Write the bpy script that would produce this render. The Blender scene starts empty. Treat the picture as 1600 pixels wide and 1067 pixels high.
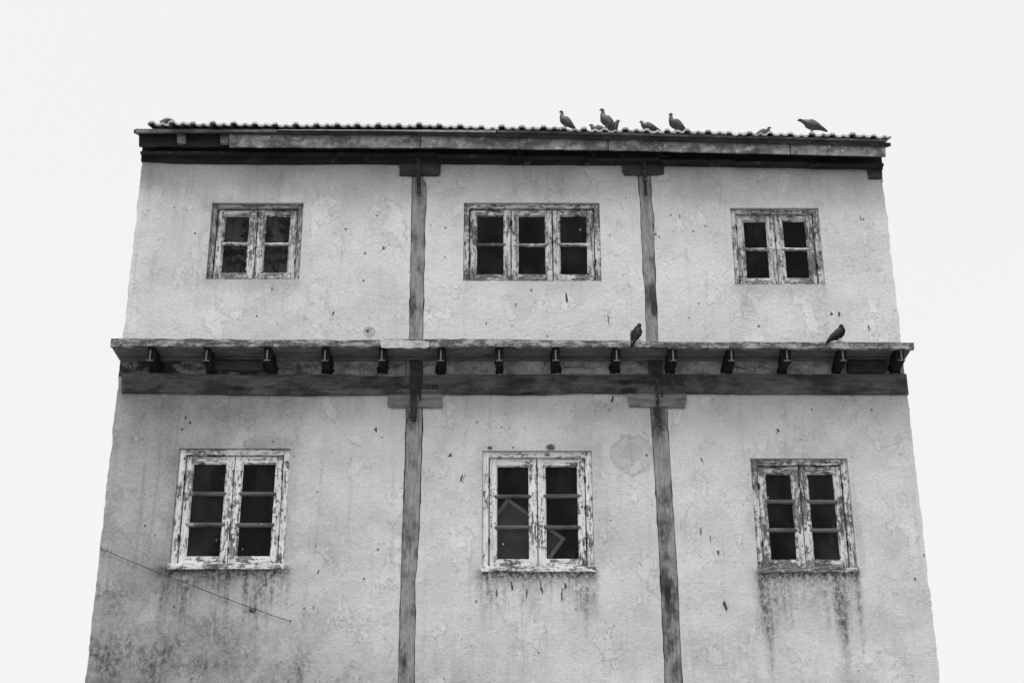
import bpy, bmesh, math, random
from mathutils import Vector, Matrix, noise
from mathutils.geometry import tessellate_polygon

# ------------------------------------------------------------------ camera, sky, sun
SC = bpy.context.scene
COL = SC.collection
FPX, PITCH, DIST, EYE = 2330.0, math.radians(23.2), 18.0, 1.6
cam = bpy.data.objects.new('camera', bpy.data.cameras.new('camera'))
COL.objects.link(cam)
cam.location = (0, -DIST, EYE)
cam.rotation_euler = (math.radians(90) + PITCH, 0, 0)
cam.data.sensor_width = 36
cam.data.lens = FPX / 1600 * 36
cam.data.shift_x = 15 / 1600
cam.data.clip_end = 3000
SC.camera = cam

W = bpy.data.worlds.new('World'); SC.world = W; W.use_nodes = True
nt = W.node_tree; bg = nt.nodes['Background']
sky = nt.nodes.new('ShaderNodeTexSky'); sky.sky_type = 'NISHITA'; sky.sun_disc = False
SUN_EL, SUN_AZ = 68, 205            # azimuth in degrees clockwise from +Y (north)
sky.sun_elevation = math.radians(SUN_EL); sky.sun_rotation = math.radians(SUN_AZ)
sky.air_density = 1.0; sky.dust_density = 6.0; sky.ozone_density = 0.5
bw = nt.nodes.new('ShaderNodeRGBToBW')      # overcast, colourless sky
nt.links.new(sky.outputs[0], bw.inputs[0])
mx = nt.nodes.new('ShaderNodeMixRGB'); mx.inputs[0].default_value = 0.75
mx.inputs[2].default_value = (7.9, 7.9, 7.9, 1)
nt.links.new(bw.outputs[0], mx.inputs[1]); nt.links.new(mx.outputs[0], bg.inputs[0])
bg.inputs[1].default_value = 0.122

sd = bpy.data.lights.new('sun', 'SUN'); sd.energy = 2.0; sd.angle = math.radians(20); sd.color = (1, 1, 1)
so = bpy.data.objects.new('sun', sd); COL.objects.link(so)
az, el = math.radians(SUN_AZ), math.radians(SUN_EL)
sv = Vector((math.sin(az) * math.cos(el), math.cos(az) * math.cos(el), math.sin(el)))
so.rotation_euler = sv.to_track_quat('Z', 'Y').to_euler(); so.location = sv * 60
SC.view_settings.view_transform = 'Standard'; SC.view_settings.look = 'None'
SC.view_settings.exposure = 0.2; SC.view_settings.gamma = 1

def at(px, py, Y=0.0):
    """point of the vertical plane at depth Y seen at photo pixel px, py -> (x, z)"""
    u = (px - 785) / FPX; v = (533.5 - py) / FPX
    t = (Y + DIST) / (math.cos(PITCH) - v * math.sin(PITCH))
    return (t * u, EYE + t * (math.sin(PITCH) + v * math.cos(PITCH)))
def pts(lst, Y=0.0): return [at(a, b, Y) for a, b in lst]

# ------------------------------------------------------------------ node helper (all values are greys)
class G:
    def __init__(s, name, rough=0.85, spec=0.25, metal=0.0):
        s.m = bpy.data.materials.new(name); s.m.use_nodes = True
        s.t = s.m.node_tree; s.b = s.t.nodes['Principled BSDF']
        s.b.inputs['Roughness'].default_value = rough
        s.b.inputs['Specular IOR Level'].default_value = spec
        s.b.inputs['Metallic'].default_value = metal
        s.P = s.t.nodes.new('ShaderNodeNewGeometry').outputs['Position']
        s.O = s.t.nodes.new('ShaderNodeTexCoord').outputs['Object']
        xyz = s.t.nodes.new('ShaderNodeSeparateXYZ'); s.t.links.new(s.P, xyz.inputs[0])
        s.x, s.y, s.z = xyz.outputs
        xyo = s.t.nodes.new('ShaderNodeSeparateXYZ'); s.t.links.new(s.O, xyo.inputs[0])
        s.ox, s.oy, s.oz = xyo.outputs
    def _in(s, sock, v):
        if isinstance(v, (int, float)): sock.default_value = v
        else: s.t.links.new(v, sock)
    def mt(s, op, a, b=0.0, c=None, clamp=False):
        n = s.t.nodes.new('ShaderNodeMath'); n.operation = op; n.use_clamp = clamp
        s._in(n.inputs[0], a); s._in(n.inputs[1], b)
        if c is not None: s._in(n.inputs[2], c)
        return n.outputs[0]
    def add(s, a, b): return s.mt('ADD', a, b)
    def sub(s, a, b): return s.mt('SUBTRACT', a, b)
    def mul(s, a, b): return s.mt('MULTIPLY', a, b)
    def vec(s, sx, sy, sz, off=(0, 0, 0), obj=False):
        n = s.t.nodes.new('ShaderNodeMapping'); s.t.links.new(s.O if obj else s.P, n.inputs[0])
        n.inputs['Location'].default_value = off
        n.inputs['Scale'].default_value = (sx, sy, sz); return n.outputs[0]
    def noise(s, sx, sy=None, sz=None, det=4, rough=0.55, off=(0, 0, 0), obj=False, dist=0.0):
        sy = sx if sy is None else sy; sz = sx if sz is None else sz
        n = s.t.nodes.new('ShaderNodeTexNoise'); s.t.links.new(s.vec(sx, sy, sz, off, obj), n.inputs['Vector'])
        n.inputs['Scale'].default_value = 1; n.inputs['Detail'].default_value = det
        n.inputs['Roughness'].default_value = rough; n.inputs['Distortion'].default_value = dist
        return n.outputs[0]
    def vor(s, sx, sy=None, sz=None, off=(0, 0, 0), feat='F1', out=0):
        sy = sx if sy is None else sy; sz = sx if sz is None else sz
        n = s.t.nodes.new('ShaderNodeTexVoronoi'); n.feature = feat
        s.t.links.new(s.vec(sx, sy, sz, off), n.inputs['Vector']); n.inputs['Scale'].default_value = 1
        return n.outputs[out]
    def map(s, v, a, b, c=0.0, d=1.0, smooth=True):
        n = s.t.nodes.new('ShaderNodeMapRange'); n.interpolation_type = 'SMOOTHSTEP' if smooth else 'LINEAR'
        s._in(n.inputs[0], v)
        for i, q in enumerate((a, b, c, d)): s._in(n.inputs[i + 1], q)
        return n.outputs[0]
    def mix(s, f, a, b):           # a*(1-f)+b*f
        n = s.t.nodes.new('ShaderNodeMix'); n.data_type = 'FLOAT'
        s._in(n.inputs[0], f); s._in(n.inputs[2], a); s._in(n.inputs[3], b); return n.outputs[0]
    def done(s, col, height=None, dist=0.01, strength=1.0, rough=None):
        cmb = s.t.nodes.new('ShaderNodeCombineColor')
        for i in range(3): s._in(cmb.inputs[i], col)
        s.t.links.new(cmb.outputs[0], s.b.inputs['Base Color'])
        if rough is not None: s._in(s.b.inputs['Roughness'], rough)
        if height is not None:
            bp = s.t.nodes.new('ShaderNodeBump'); bp.inputs['Distance'].default_value = dist
            bp.inputs['Strength'].default_value = strength
            s.t.links.new(height, bp.inputs['Height']); s.t.links.new(bp.outputs[0], s.b.inputs['Normal'])
        return s.m

WIN = {   # kind, outer corners in photo pixels, casements, rows
    'UL': ([(332, 317), (475, 317), (467, 437), (321, 436)], 2, 2),
    'UM': ([(724.5, 316), (936.3, 317.7), (940.5, 439.5), (724, 439)], 3, 2),
    'UR': ([(1139, 325), (1277, 325), (1291.5, 445.5), (1150, 444)], 2, 2),
    'LL': ([(280, 700.5), (455, 700), (442, 888.6), (264.4, 886.5)], 2, 3),
    'LM': ([(755, 703.5), (924, 704.4), (929.4, 892.5), (751.5, 891)], 2, 3),
    'LR': ([(1173, 716), (1324.5, 716), (1340.4, 893.4), (1183.5, 892.5)], 2, 3)}
RECT = {}
for k, (q, nc, nr) in WIN.items():
    w = pts(q)
    RECT[k] = ((w[0][0] + w[3][0]) / 2, (w[1][0] + w[2][0]) / 2, (w[2][1] + w[3][1]) / 2, (w[0][1] + w[1][1]) / 2)

# ------------------------------------------------------------------ materials
def wall_material():
    g = G('aged_lime_plaster', 0.92, 0.15)
    big = g.noise(0.55, det=3); med = g.noise(2.6, 2.6, 2.0, det=5, rough=.6, off=(3, 0, 1))
    fine = g.noise(22, det=8, rough=.72); grain = g.noise(75, det=3, rough=.8)
    col = g.add(0.69, g.mul(g.sub(big, .5), .22))
    col = g.add(col, g.mul(g.sub(med, .5), .20))
    col = g.add(col, g.mul(g.sub(fine, .5), .34))
    col = g.add(col, g.mul(g.sub(grain, .5), .34))
    # limewash patches with crisp ragged edges
    pn = g.noise(.85, .85, 1.0, det=9, rough=.62, off=(11, 0, 4)); p2 = g.noise(1.9, 1.9, 1.3, det=9, rough=.66, off=(2, 0, 14))
    col = g.sub(col, g.mul(g.map(pn, .505, .52), .045)); col = g.add(col, g.mul(g.map(p2, .57, .58), .055))
    col = g.sub(col, g.mul(g.mul(g.map(p2, .555, .57), g.map(p2, .59, .575)), .035))
    # long faint rain streaks
    st = g.noise(9, 9, .5, det=4, rough=.6)
    col = g.sub(col, g.mul(g.map(st, .52, .75), .09))
    # the first storey plaster is older and dirtier than the top storey
    low = g.map(g.z, 9.4, 9.0)
    col = g.sub(col, g.mul(low, g.map(g.noise(1.3, det=5, off=(7, 0, 2)), .3, .72, .0, .08)))
    # left end of the first storey darker, with mottled grime towards the lower left
    left = g.mul(g.map(g.add(g.x, g.mul(g.sub(g.noise(1.2, det=4), .5), 2.2)), -.9, -4.4), low)
    col = g.sub(col, g.mul(left, .25))
    corner = g.mul(g.map(g.add(g.add(g.mul(g.x, .30), g.z), g.mul(g.sub(g.noise(1.8, det=6, rough=.65, off=(1, 0, 9)), .5), 1.4)), 4.9, 4.35), low)
    patch = g.map(g.noise(13, 13, 9, det=9, rough=.82), .45, .545)
    col = g.sub(col, g.mul(corner, g.mix(patch, .03, g.map(g.noise(2.2, det=3, off=(6, 0, 6)), .35, .65, .02, .20))))
    # damp band at the foot of the wall under the picture's lower edge
    foot = g.map(g.add(g.z, g.mul(g.sub(g.noise(1.5, 1, .8, det=5, off=(4, 0, 4)), .5), 1.6)), 5.9, 4.3)
    col = g.sub(col, g.mul(foot, g.map(g.noise(5, 5, 2, det=6, rough=.7), .35, .65, .02, .14)))
    # run-off stains below the sills
    mold = g.noise(15, 15, 11, det=8, rough=.8, off=(3, 0, 3)); lenx = g.noise(4.5, 1, .05, det=3, rough=.6, off=(4, 0, 0)); runs = g.noise(7, 11, .8, det=7, rough=.72, off=(2, 0, 5), dist=.6); thin = g.noise(34, 34, 1.6, det=5, rough=.65)
    for k, (ln, stg, edge) in {'LL': (.85, 1.2, .35), 'LM': (.72, 1.22, .15), 'LR': (1.05, 1.22, .12), 'UL': (.40, .25, .1), 'UM': (.35, .20, .1), 'UR': (.50, .45, .1)}.items():
        x0, x1, z0, z1 = RECT[k]
        wx = g.mul(g.map(g.x, x0 - edge, x0 + .06), g.map(g.x, x1 + edge * .6, x1 - .04))
        zz = g.add(g.add(g.z, g.mul(g.sub(lenx, .5), ln * 2.6)), g.mul(g.sub(mold, .5), .35))
        wz = g.mul(g.map(zz, z0 - ln, z0 + .02), g.map(g.z, z0 + .06, z0 + .0))
        near = g.map(g.add(g.z, g.mul(g.sub(g.noise(16, det=5, rough=.7), .5), .30)), z0 - .26, z0 - .02)
        s1 = g.mul(g.mul(wx, wz), g.map(g.add(g.mul(runs, .6), g.mul(thin, .4)), .40, .58, (.55 if k == 'LR' else .28), 1.0))
        s2 = g.mul(g.mul(wx, g.map(g.z, z0 + .03, z0 + .0)), near)
        s2 = g.mul(s2, g.map(g.add(g.mul(fine, .6), g.mul(mold, .4)), .42, .56, .35, 1.0))
        s1 = g.mul(s1, g.map(g.add(g.mul(mold, .7), g.mul(grain, .3)), .43, .57, .25, 1.0))
        tot = g.mt('MAXIMUM', s1, g.mul(s2, .95))
        col = g.mix(g.mul(tot, min(1, stg * .82)), col, .05)
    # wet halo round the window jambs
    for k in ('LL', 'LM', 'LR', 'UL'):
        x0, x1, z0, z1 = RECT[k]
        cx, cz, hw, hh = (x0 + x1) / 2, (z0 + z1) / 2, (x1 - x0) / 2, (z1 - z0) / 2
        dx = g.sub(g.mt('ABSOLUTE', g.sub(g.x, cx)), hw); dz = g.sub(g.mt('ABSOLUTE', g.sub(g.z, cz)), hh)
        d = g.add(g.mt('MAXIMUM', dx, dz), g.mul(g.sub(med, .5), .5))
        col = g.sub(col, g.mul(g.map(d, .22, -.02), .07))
    # eave shade plus grime painted into the plaster; fainter band below floor beam
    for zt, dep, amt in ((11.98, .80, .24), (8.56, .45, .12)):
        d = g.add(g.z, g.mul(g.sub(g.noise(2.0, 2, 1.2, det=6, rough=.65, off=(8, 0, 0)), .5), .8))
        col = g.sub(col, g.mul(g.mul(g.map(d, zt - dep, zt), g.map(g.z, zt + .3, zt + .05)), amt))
    slab_band = g.mul(g.map(g.z, 8.80, 8.84), g.map(g.z, 9.22, 9.16))  # wall band just under the slab, darkened unevenly
    col = g.sub(col, g.mul(slab_band, g.map(g.noise(4, 4, 6, det=7, rough=.72, off=(0, 9, 0)), .36, .62, .14, .42)))
    # pocks and flecks
    rnd = g.vor(6.5, 6.5, 5.0, out=1)
    sp = g.vor(6.5, 6.5, 5.0)
    rs = g.t.nodes.new('ShaderNodeSeparateColor'); g.t.links.new(rnd, rs.inputs[0])
    size = g.map(rs.outputs[0], .62, 1.0, .0, .085, smooth=False)
    pock = g.mul(g.map(g.sub(g.add(sp, g.mul(g.sub(fine, .5), .12)), size), .03, .0), g.map(rs.outputs[0], .60, .66))
    col = g.mix(g.mul(pock, .85), col, .09)
    sp2 = g.vor(15, 15, 9, off=(5, 0, 3)); rn2 = g.vor(15, 15, 9, off=(5, 0, 3), out=1)
    rs2 = g.t.nodes.new('ShaderNodeSeparateColor'); g.t.links.new(rn2, rs2.inputs[0])
    cl = g.map(g.noise(.9, det=3, off=(2, 0, 8)), .47, .62)
    pock2 = g.mul(g.mul(g.map(sp2, .16, .07), g.map(rs2.outputs[1], .72, .8)), cl)
    col = g.mix(g.mul(pock2, .7), col, .14)
    stip = g.mul(g.map(g.noise(42, 42, 30, det=4, rough=.7, off=(3, 3, 3)), .60, .68), g.map(g.noise(1.1, det=4, rough=.6, off=(5, 0, 1)), .46, .66, .08, .8))
    col = g.mix(stip, col, .20)
    scr = g.mul(g.map(g.noise(60, 60, 7, det=3, off=(1, 1, 1)), .69, .73), g.map(g.noise(1.5, det=3, off=(2, 0, 2)), .52, .6))
    col = g.mix(g.mul(scr, .7), col, .12)
    # white flecks of fresh lime / droppings
    wf = g.mul(g.map(g.vor(9, 9, 4, off=(1, 0, 6)), .10, .05), g.map(g.noise(1.4, det=2, off=(9, 0, 9)), .58, .64))
    col = g.mix(g.mul(wf, .8), col, .85)
    # round repair patch beside the right post and two small ring stains
    ring_h = None
    for (px, py, r, dark, ring) in ((988, 710, .29, .085, 0), (989, 706, .13, .03, 0), (619, 372, .13, .07, 1), (404, 478, .10, .07, 1), (416, 496, .07, .05, 1), (577, 519, .085, .20, 0)):
        cx, cz = at(px, py)
        ddx = g.sub(g.x, cx); ddz = g.sub(g.z, cz)
        dd = g.mt('SQRT', g.add(g.mul(ddx, ddx), g.mul(ddz, ddz)))
        dd = g.add(dd, g.mul(g.sub(g.noise(7, det=5), .5), r * .7))
        if ring:
            m = g.mul(g.map(dd, r * 1.15, r), g.map(dd, r * .72, r * .95, .35, 1))
        else:
            m = g.map(dd, r, r * .9)
            edge_ = g.mul(m, g.map(dd, r * .78, r * .92))
            col = g.sub(col, g.mul(edge_, .07))
        col = g.sub(col, g.mul(m, g.map(fine, .35, .65, dark * .5, dark * 1.5)))
    # hairline cracks
    cr = g.vor(.9, .9, .9, feat='DISTANCE_TO_EDGE')
    cn = cr.node
    wv = g.t.nodes.new('ShaderNodeVectorMath'); wv.operation = 'ADD'
    nn = g.t.nodes.new('ShaderNodeTexNoise'); nn.inputs['Scale'].default_value = 2.2; nn.inputs['Detail'].default_value = 6
    g.t.links.new(g.P, nn.inputs['Vector']); g.t.links.new(g.P, wv.inputs[0]); g.t.links.new(nn.outputs['Color'], wv.inputs[1])
    g.t.links.new(wv.outputs[0], cn.inputs['Vector']); cn.inputs['Scale'].default_value = 1.1; nn.inputs['Roughness'].default_value = .35
    crack = g.mul(g.map(cr, .010, .002), g.map(g.noise(.8, det=3, off=(0, 0, 3)), .53, .62))
    col = g.mix(g.mul(crack, .14), col, .16)
    h = g.add(g.mul(fine, .9), g.mul(grain, .6))
    h = g.add(h, g.mul(g.noise(1.7, det=4, rough=.5), 2.2))
    h = g.sub(h, g.mul(stip, .25))
    h = g.add(h, g.mul(g.map(p2, .57, .58), .25))
    h = g.sub(h, g.mul(pock, .5)); h = g.sub(h, g.mul(crack, .3))
    return g.done(g.mt('MAXIMUM', col, .04), h, .022, .9)

def timber(name, base, dark=.02, amt=.5, sx=1.0, sz=14.0, light=0.0, bump=.012, thr=(.45, .62)):
    """weathered timber, grain along x when sx < sz, along z the other way round"""
    g = G(name, .85, .2)
    gr = g.noise(sx * 3, 9, sz * 3, det=7, rough=.7); bl = g.noise(1.6 * sx ** .2, 2, 1.6 * sz ** .3, det=6, rough=.68, off=(3, 0, 3))
    fn = g.noise(45, det=4, rough=.75)
    col = g.add(base, g.mul(g.sub(gr, .5), base * 2.2))
    col = g.add(col, g.mul(g.sub(g.noise(sx * 9, 12, sz * 9, det=5, rough=.7, off=(7, 7, 7)), .5), base * 1.5))
    col = g.add(col, g.mul(g.sub(fn, .5), base * .7))
    col = g.mix(g.mul(g.map(bl, *thr), amt), col, dark)
    kn = g.vor(3.1 if sx > sz else 1.1, 3, 1.1 if sx > sz else 3.1, off=(2, 2, 2))
    col = g.mix(g.mul(g.map(kn, .17, .09), .85), col, dark * .7)
    crk = g.map(g.noise(sx * 2, 5, sz * 4.5, det=3, rough=.5, off=(1, 1, 1)), .68, .72)
    col = g.mix(g.mul(crk, .8), col, dark * .6)
    if light:
        lt = g.mul(g.map(g.noise(4.5, det=7, rough=.72, off=(6, 0, 2)), .56, .66), g.map(g.noise(1.1, det=2, off=(0, 5, 0)), .42, .60))
        col = g.mix(lt, col, light)
    return g.done(g.mt('MAXIMUM', col, .008), g.add(gr, g.mul(fn, .5)), bump, .9)

def paint(name, vert, white, thr, grey=.0):
    """old white paint flaking off dark wood, flakes drawn out along the member"""
    g = G(name, .6, .35)
    a, b = (46, 6.5) if vert else (6.5, 46)
    n1 = g.noise(a, 20, b, det=7, rough=.72); n2 = g.noise(20, det=5, rough=.7, off=(4, 2, 1)); zone = g.noise(2.3, det=3, off=(1, 7, 3))
    m = g.add(g.add(g.mul(n1, .62), g.mul(n2, .38)), g.mul(g.sub(zone, .5), .34))
    # the rain-splashed lower rails have lost more paint
    m = g.add(m, g.mul(g.map(g.oz, .22, .05), .025))
    m = g.add(m, g.mul(g.map(g.vor(26, 26, 20), .30, .05), .035))
    chip = g.map(m, thr - .012, thr + .03)
    col = g.add(white, g.mul(g.sub(g.noise(5, det=5), .5), .30))
    col = g.add(col, g.mul(g.sub(g.noise(a * 1.3, 20, b * 1.3, det=4, off=(2, 8, 3)), .5), .34))
    col = g.sub(col, g.mul(g.map(g.noise(a * .6, 9, b * .6, det=5, rough=.7, off=(0, 3, 0)), .47, .68), grey))
    wood = g.add(.055, g.mul(g.map(g.noise(a * 1.5, 9, b * 1.5, det=4), .42, .62), .16))
    col = g.mix(chip, col, wood)
    return g.done(g.mt('MAXIMUM', col, .01), g.sub(g.mul(n2, .3), chip), .006, .9)

def simple(name, base, var=.2, sc=8, rough=.85, spec=.2, bump=.01, obj=False, metal=0):
    g = G(name, rough, spec, metal)
    n = g.noise(sc, det=6, rough=.65, obj=obj); f = g.noise(sc * 6, det=4, rough=.7, obj=obj)
    col = g.add(g.add(base, g.mul(g.sub(n, .5), base * var * 2)), g.mul(g.sub(f, .5), base * var * 1.2))
    return g.done(g.mt('MAXIMUM', col, .004), g.add(n, g.mul(f, .4)), bump, .7)

def iron_material():
    g = G('flaking_iron', .8, .3)
    m = g.map(g.noise(42, det=5, rough=.75), .55, .62); z = g.map(g.noise(5, det=2), .36, .50)
    col = g.mix(g.mul(m, z), g.add(.014, g.mul(g.noise(30), .02)), .26)
    return g.done(col, m, .006, .8)

def fascia_material():
    g = G('weathered_fascia_sheet', .8, .25)
    n = g.noise(1.7, 2, 3.4, det=6, rough=.7); f = g.noise(24, det=6, rough=.75); st = g.noise(10, 9, 1.2, det=5, rough=.6, off=(1, 0, 0))
    col = g.add(.09, g.mul(g.sub(n, .5), .24)); col = g.add(col, g.mul(g.sub(f, .5), .10)); col = g.add(col, g.mul(g.sub(st, .5), .07))
    lt = g.mul(g.map(g.noise(6, 6, 9, det=8, rough=.78, off=(4, 0, 4)), .535, .64), g.map(g.noise(.75, 1, .3, det=2, off=(2.2, 0, 0)), .42, .6))
    low_ = g.map(g.add(g.z, g.mul(g.sub(g.noise(3, 3, 3, det=5), .5), .25)), 12.34, 12.20)
    col = g.add(col, g.mul(low_, g.map(g.noise(5, 5, 5, det=7, rough=.75), .42, .64, .0, .18)))
    col = g.mix(g.mul(lt, .8), col, .55)
    col = g.mix(g.map(g.noise(1.3, 2, 4, det=5, rough=.6, off=(8, 0, 8)), .52, .66, 0, .7), col, .045)
    return g.done(g.mt('MAXIMUM', col, .02), f, .008, .8)

def slab_material():
    g = G('lime_streaked_concrete', .9, .2)
    n = g.noise(7, 8, 14, det=7, rough=.75); f = g.noise(30, det=5, rough=.75)
    col = g.mix(g.map(n, .44, .60), .10, .40); col = g.add(col, g.mul(g.sub(f, .5), .24))
    col = g.mix(g.map(g.noise(2.2, 3, 12, det=5, off=(5, 5, 0)), .56, .66, 0, .75), col, .045)
    return g.done(g.mt('MAXIMUM', col, .02), g.add(f, n), .02, .9)

def glass_material():
    g = G('dusty_window_glass', .5, .3)
    t = g.t; out = [n for n in t.nodes if n.type == 'OUTPUT_MATERIAL'][0]
    tr = t.nodes.new('ShaderNodeBsdfTransparent'); tr.inputs[0].default_value = (.70, .70, .70, 1)
    gl = t.nodes.new('ShaderNodeBsdfGlossy'); gl.inputs['Roughness'].default_value = .12
    df = t.nodes.new('ShaderNodeBsdfDiffuse'); df.inputs[0].default_value = (.45, .45, .45, 1)
    m1 = t.nodes.new('ShaderNodeMixShader'); m2 = t.nodes.new('ShaderNodeMixShader')
    m1.inputs[0].default_value = .006
    dust_sheen = g.add(g.map(g.noise(5, 5, 3, det=6, rough=.65), .40, .75, .002, .022), g.mul(g.map(g.noise(60, 60, 12, det=3), .66, .74), .03))
    oi = t.nodes.new('ShaderNodeObjectInfo').outputs['Random']
    dust_sheen = g.add(dust_sheen, g.mul(g.mul(oi, oi), g.map(g.noise(2.5, 2.5, 1.4, det=4, off=(6, 0, 6)), 0.35, .65, .0, .020)))  # paler veil per pane: varying reflections put into the colour
    spot = g.mul(g.map(g.vor(7, 7, 5, off=(3, 0, 1)), .11, .05), g.map(g.noise(1.7, det=1, off=(5, 5, 5)), .56, .60))
    dust_sheen = g.mt('MAXIMUM', dust_sheen, g.mul(spot, .5))
    t.links.new(dust_sheen, m2.inputs[0])
    t.links.new(tr.outputs[0], m1.inputs[1]); t.links.new(gl.outputs[0], m1.inputs[2])
    t.links.new(m1.outputs[0], m2.inputs[1]); t.links.new(df.outputs[0], m2.inputs[2])
    t.links.new(m2.outputs[0], out.inputs[0]); t.nodes.remove(g.b)
    return g.m

def wing_material(name='pigeon_wing_feathers', base=.11):
    g = G(name, .7, .25)
    v = g.add(g.ox, g.mul(g.oz, .55))
    bar1 = g.mul(g.map(v, -.075, -.070), g.map(v, -.050, -.056)); bar2 = g.mul(g.map(v, -.030, -.025), g.map(v, -.008, -.013))
    tip = g.map(v, -.085, -.105)
    fe = g.noise(20, 60, 90, det=4, obj=True)
    col = g.add(base, g.mul(g.sub(fe, .5), base))
    col = g.mix(g.mt('MAXIMUM', g.mt('MAXIMUM', bar1, bar2), tip), col, base * .2)
    return g.done(col, fe, .004, .8)

M = {}
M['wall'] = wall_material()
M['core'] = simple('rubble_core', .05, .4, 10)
M['post'] = timber('limewashed_post_timber', .27, .03, .9, sx=12, sz=.9, bump=.02, thr=(.46, .66))
M['corbel'] = timber('limewashed_corbel_timber', .20, .03, .8, sx=1, sz=12, bump=.02, thr=(.48, .66))
M['beam'] = timber('stained_floor_beam_timber', .112, .022, .75, sx=.8, sz=8, bump=.03, thr=(.43, .60))
M['eave'] = timber('tarred_eave_timber', .026, .008, .6, sx=1, sz=9, light=.10)
M['corbel_dark'] = timber('tarred_corbel_timber', .05, .015, .6, sx=1, sz=10)
M['fascia'] = fascia_material()
M['slab'] = slab_material()
M['soffit'] = timber('painted_soffit_board', .145, .08, .55, sx=.7, sz=5, bump=.004)
M['lime'] = timber('bare_lime_patch', .52, .2, .5, sx=3, sz=5, bump=.02)
M['steel'] = timber('sooty_steel_joist', .016, .006, .6, sx=8, sz=8)
M['steel_edge'] = simple('scraped_steel_edge', .13, .7, 30)
M['iron'] = iron_material()
M['pv'] = paint('flaking_paint_upright', True, .56, .512, .38)
M['ph'] = paint('flaking_paint_level', False, .56, .507, .38)
M['qv'] = paint('chipped_white_paint_upright', True, .68, .540, .22)
M['qh'] = paint('chipped_white_paint_level', False, .68, .535, .22)
M['wv'] = paint('rotten_paint_upright', True, .60, .505, .3)
M['wh'] = paint('rotten_paint_level', False, .60, .49, .3)
M['fv'] = paint('dirty_grey_frame_paint_upright', True, .34, .515, .3); M['fh'] = paint('dirty_grey_frame_paint_level', False, .34, .515, .3)
M['bar'] = timber('bare_glazing_bar_wood', .10, .02, .6, sx=1, sz=20, light=.3, bump=.004)
M['glass'] = glass_material()
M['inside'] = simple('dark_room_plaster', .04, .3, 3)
M['tile'] = timber('lichened_roof_tile', .48, .10, .6, sx=5, sz=5, light=.75, bump=.012)
M['feather'] = simple('pigeon_body_feathers', .055, .5, 30, .6, .3, .003, True)
M['neck'] = simple('pigeon_neck_feathers', .03, .4, 40, .45, .4, .003, True)
M['wing'] = wing_material(); M['wing_dark'] = wing_material('dark_pigeon_wing_feathers', .035)
M['feather_dark'] = simple('dark_pigeon_body_feathers', .016, .5, 30, .8, .08, .003, True)
M['neck_dark'] = simple('dark_pigeon_neck_feathers', .012, .4, 40, .7, .12, .003, True)
M['beak'] = simple('pigeon_beak_horn', .05, .1, 30)
M['leg'] = simple('pigeon_leg_skin', .14, .2, 60)
M['eye'] = simple('pigeon_eye', .01, .1, 30, .2, .5)
M['ground'] = simple('yard_earth', .26, .3, .8)
M['mark'] = simple('bare_dark_render', .06, .6, 30)
M['mud'] = simple('dried_mud', .14, .6, 40, bump=.02)
M['cloth'] = simple('grey_curtain_cloth', .8, .4, 9)
M['leaf'] = simple('houseplant_leaf', .012, .4, 30)
M['cable'] = simple('black_cable_rubber', .02, .2, 30)
M['frame_wood'] = simple('pale_frame_wood', .38, .3, 20)
M['canvas'] = simple('grey_board_face', .12, .3, 5)

# ------------------------------------------------------------------ mesh helpers
R = random.Random(7)
def link(name, bm, mats, parent=None, loc=None, smooth=False, normals=True):
    if normals: bmesh.ops.recalc_face_normals(bm, faces=bm.faces)
    me = bpy.data.meshes.new(name); bm.to_mesh(me); bm.free()
    for m in (mats if isinstance(mats, (list, tuple)) else [mats]): me.materials.append(m)
    if smooth:
        for p in me.polygons: p.use_smooth = True
    o = bpy.data.objects.new(name, me); COL.objects.link(o)
    if parent is not None: o.parent = parent
    if loc: o.location = loc
    return o
def tag(o, label=None, cat=None, group=None, kind=None):
    if label: o['label'] = label
    if cat: o['category'] = cat
    if group: o['group'] = group
    if kind: o['kind'] = kind
    return o
def empty(name, loc=(0, 0, 0)):
    o = bpy.data.objects.new(name, None); COL.objects.link(o); o.location = loc; o.empty_display_size = .2; return o
def box(bm, x0, x1, y0, y1, z0, z1, mi=0, bev=0.0, jit=0.0):
    vs = [bm.verts.new((x + R.uniform(-jit, jit), y, z + R.uniform(-jit, jit))) for x in (x0, x1) for y in (y0, y1) for z in (z0, z1)]
    idx = ((0, 1, 3, 2), (4, 6, 7, 5), (0, 4, 5, 1), (2, 3, 7, 6), (0, 2, 6, 4), (1, 5, 7, 3))
    fs = [bm.faces.new([vs[i] for i in f]) for f in idx]
    for f in fs: f.material_index = mi
    if bev:
        es = {e for f in fs for e in f.edges}
        r = bmesh.ops.bevel(bm, geom=list(es), offset=bev, segments=1, affect='EDGES', profile=.5)
        for f in r['faces']: f.material_index = mi
def wob(poly, step=.12, amp=.006, closed=True, seed=0.0, sc=3.0):
    """densify a polyline of (x, z) and make its edge uneven"""
    out = []; n = len(poly); rng = range(n if closed else n - 1)
    for i in rng:
        a, b = Vector(poly[i]), Vector(poly[(i + 1) % n]); L = (b - a).length; k = max(1, int(L / step))
        nrm = Vector((-(b - a).y, (b - a).x)).normalized() if L > 1e-9 else Vector((0, 0))
        for j in range(k):
            p = a.lerp(b, j / k)
            if j: 
                d = noise.noise(Vector((p.x * sc, p.y * sc, seed))) + .6 * noise.noise(Vector((p.x * sc * 4, p.y * sc * 4, seed + 5)))
                p = p + nrm * d * amp * 2
            out.append((p.x, p.y))
    if not closed: out.append(tuple(poly[-1]))
    return out
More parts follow.
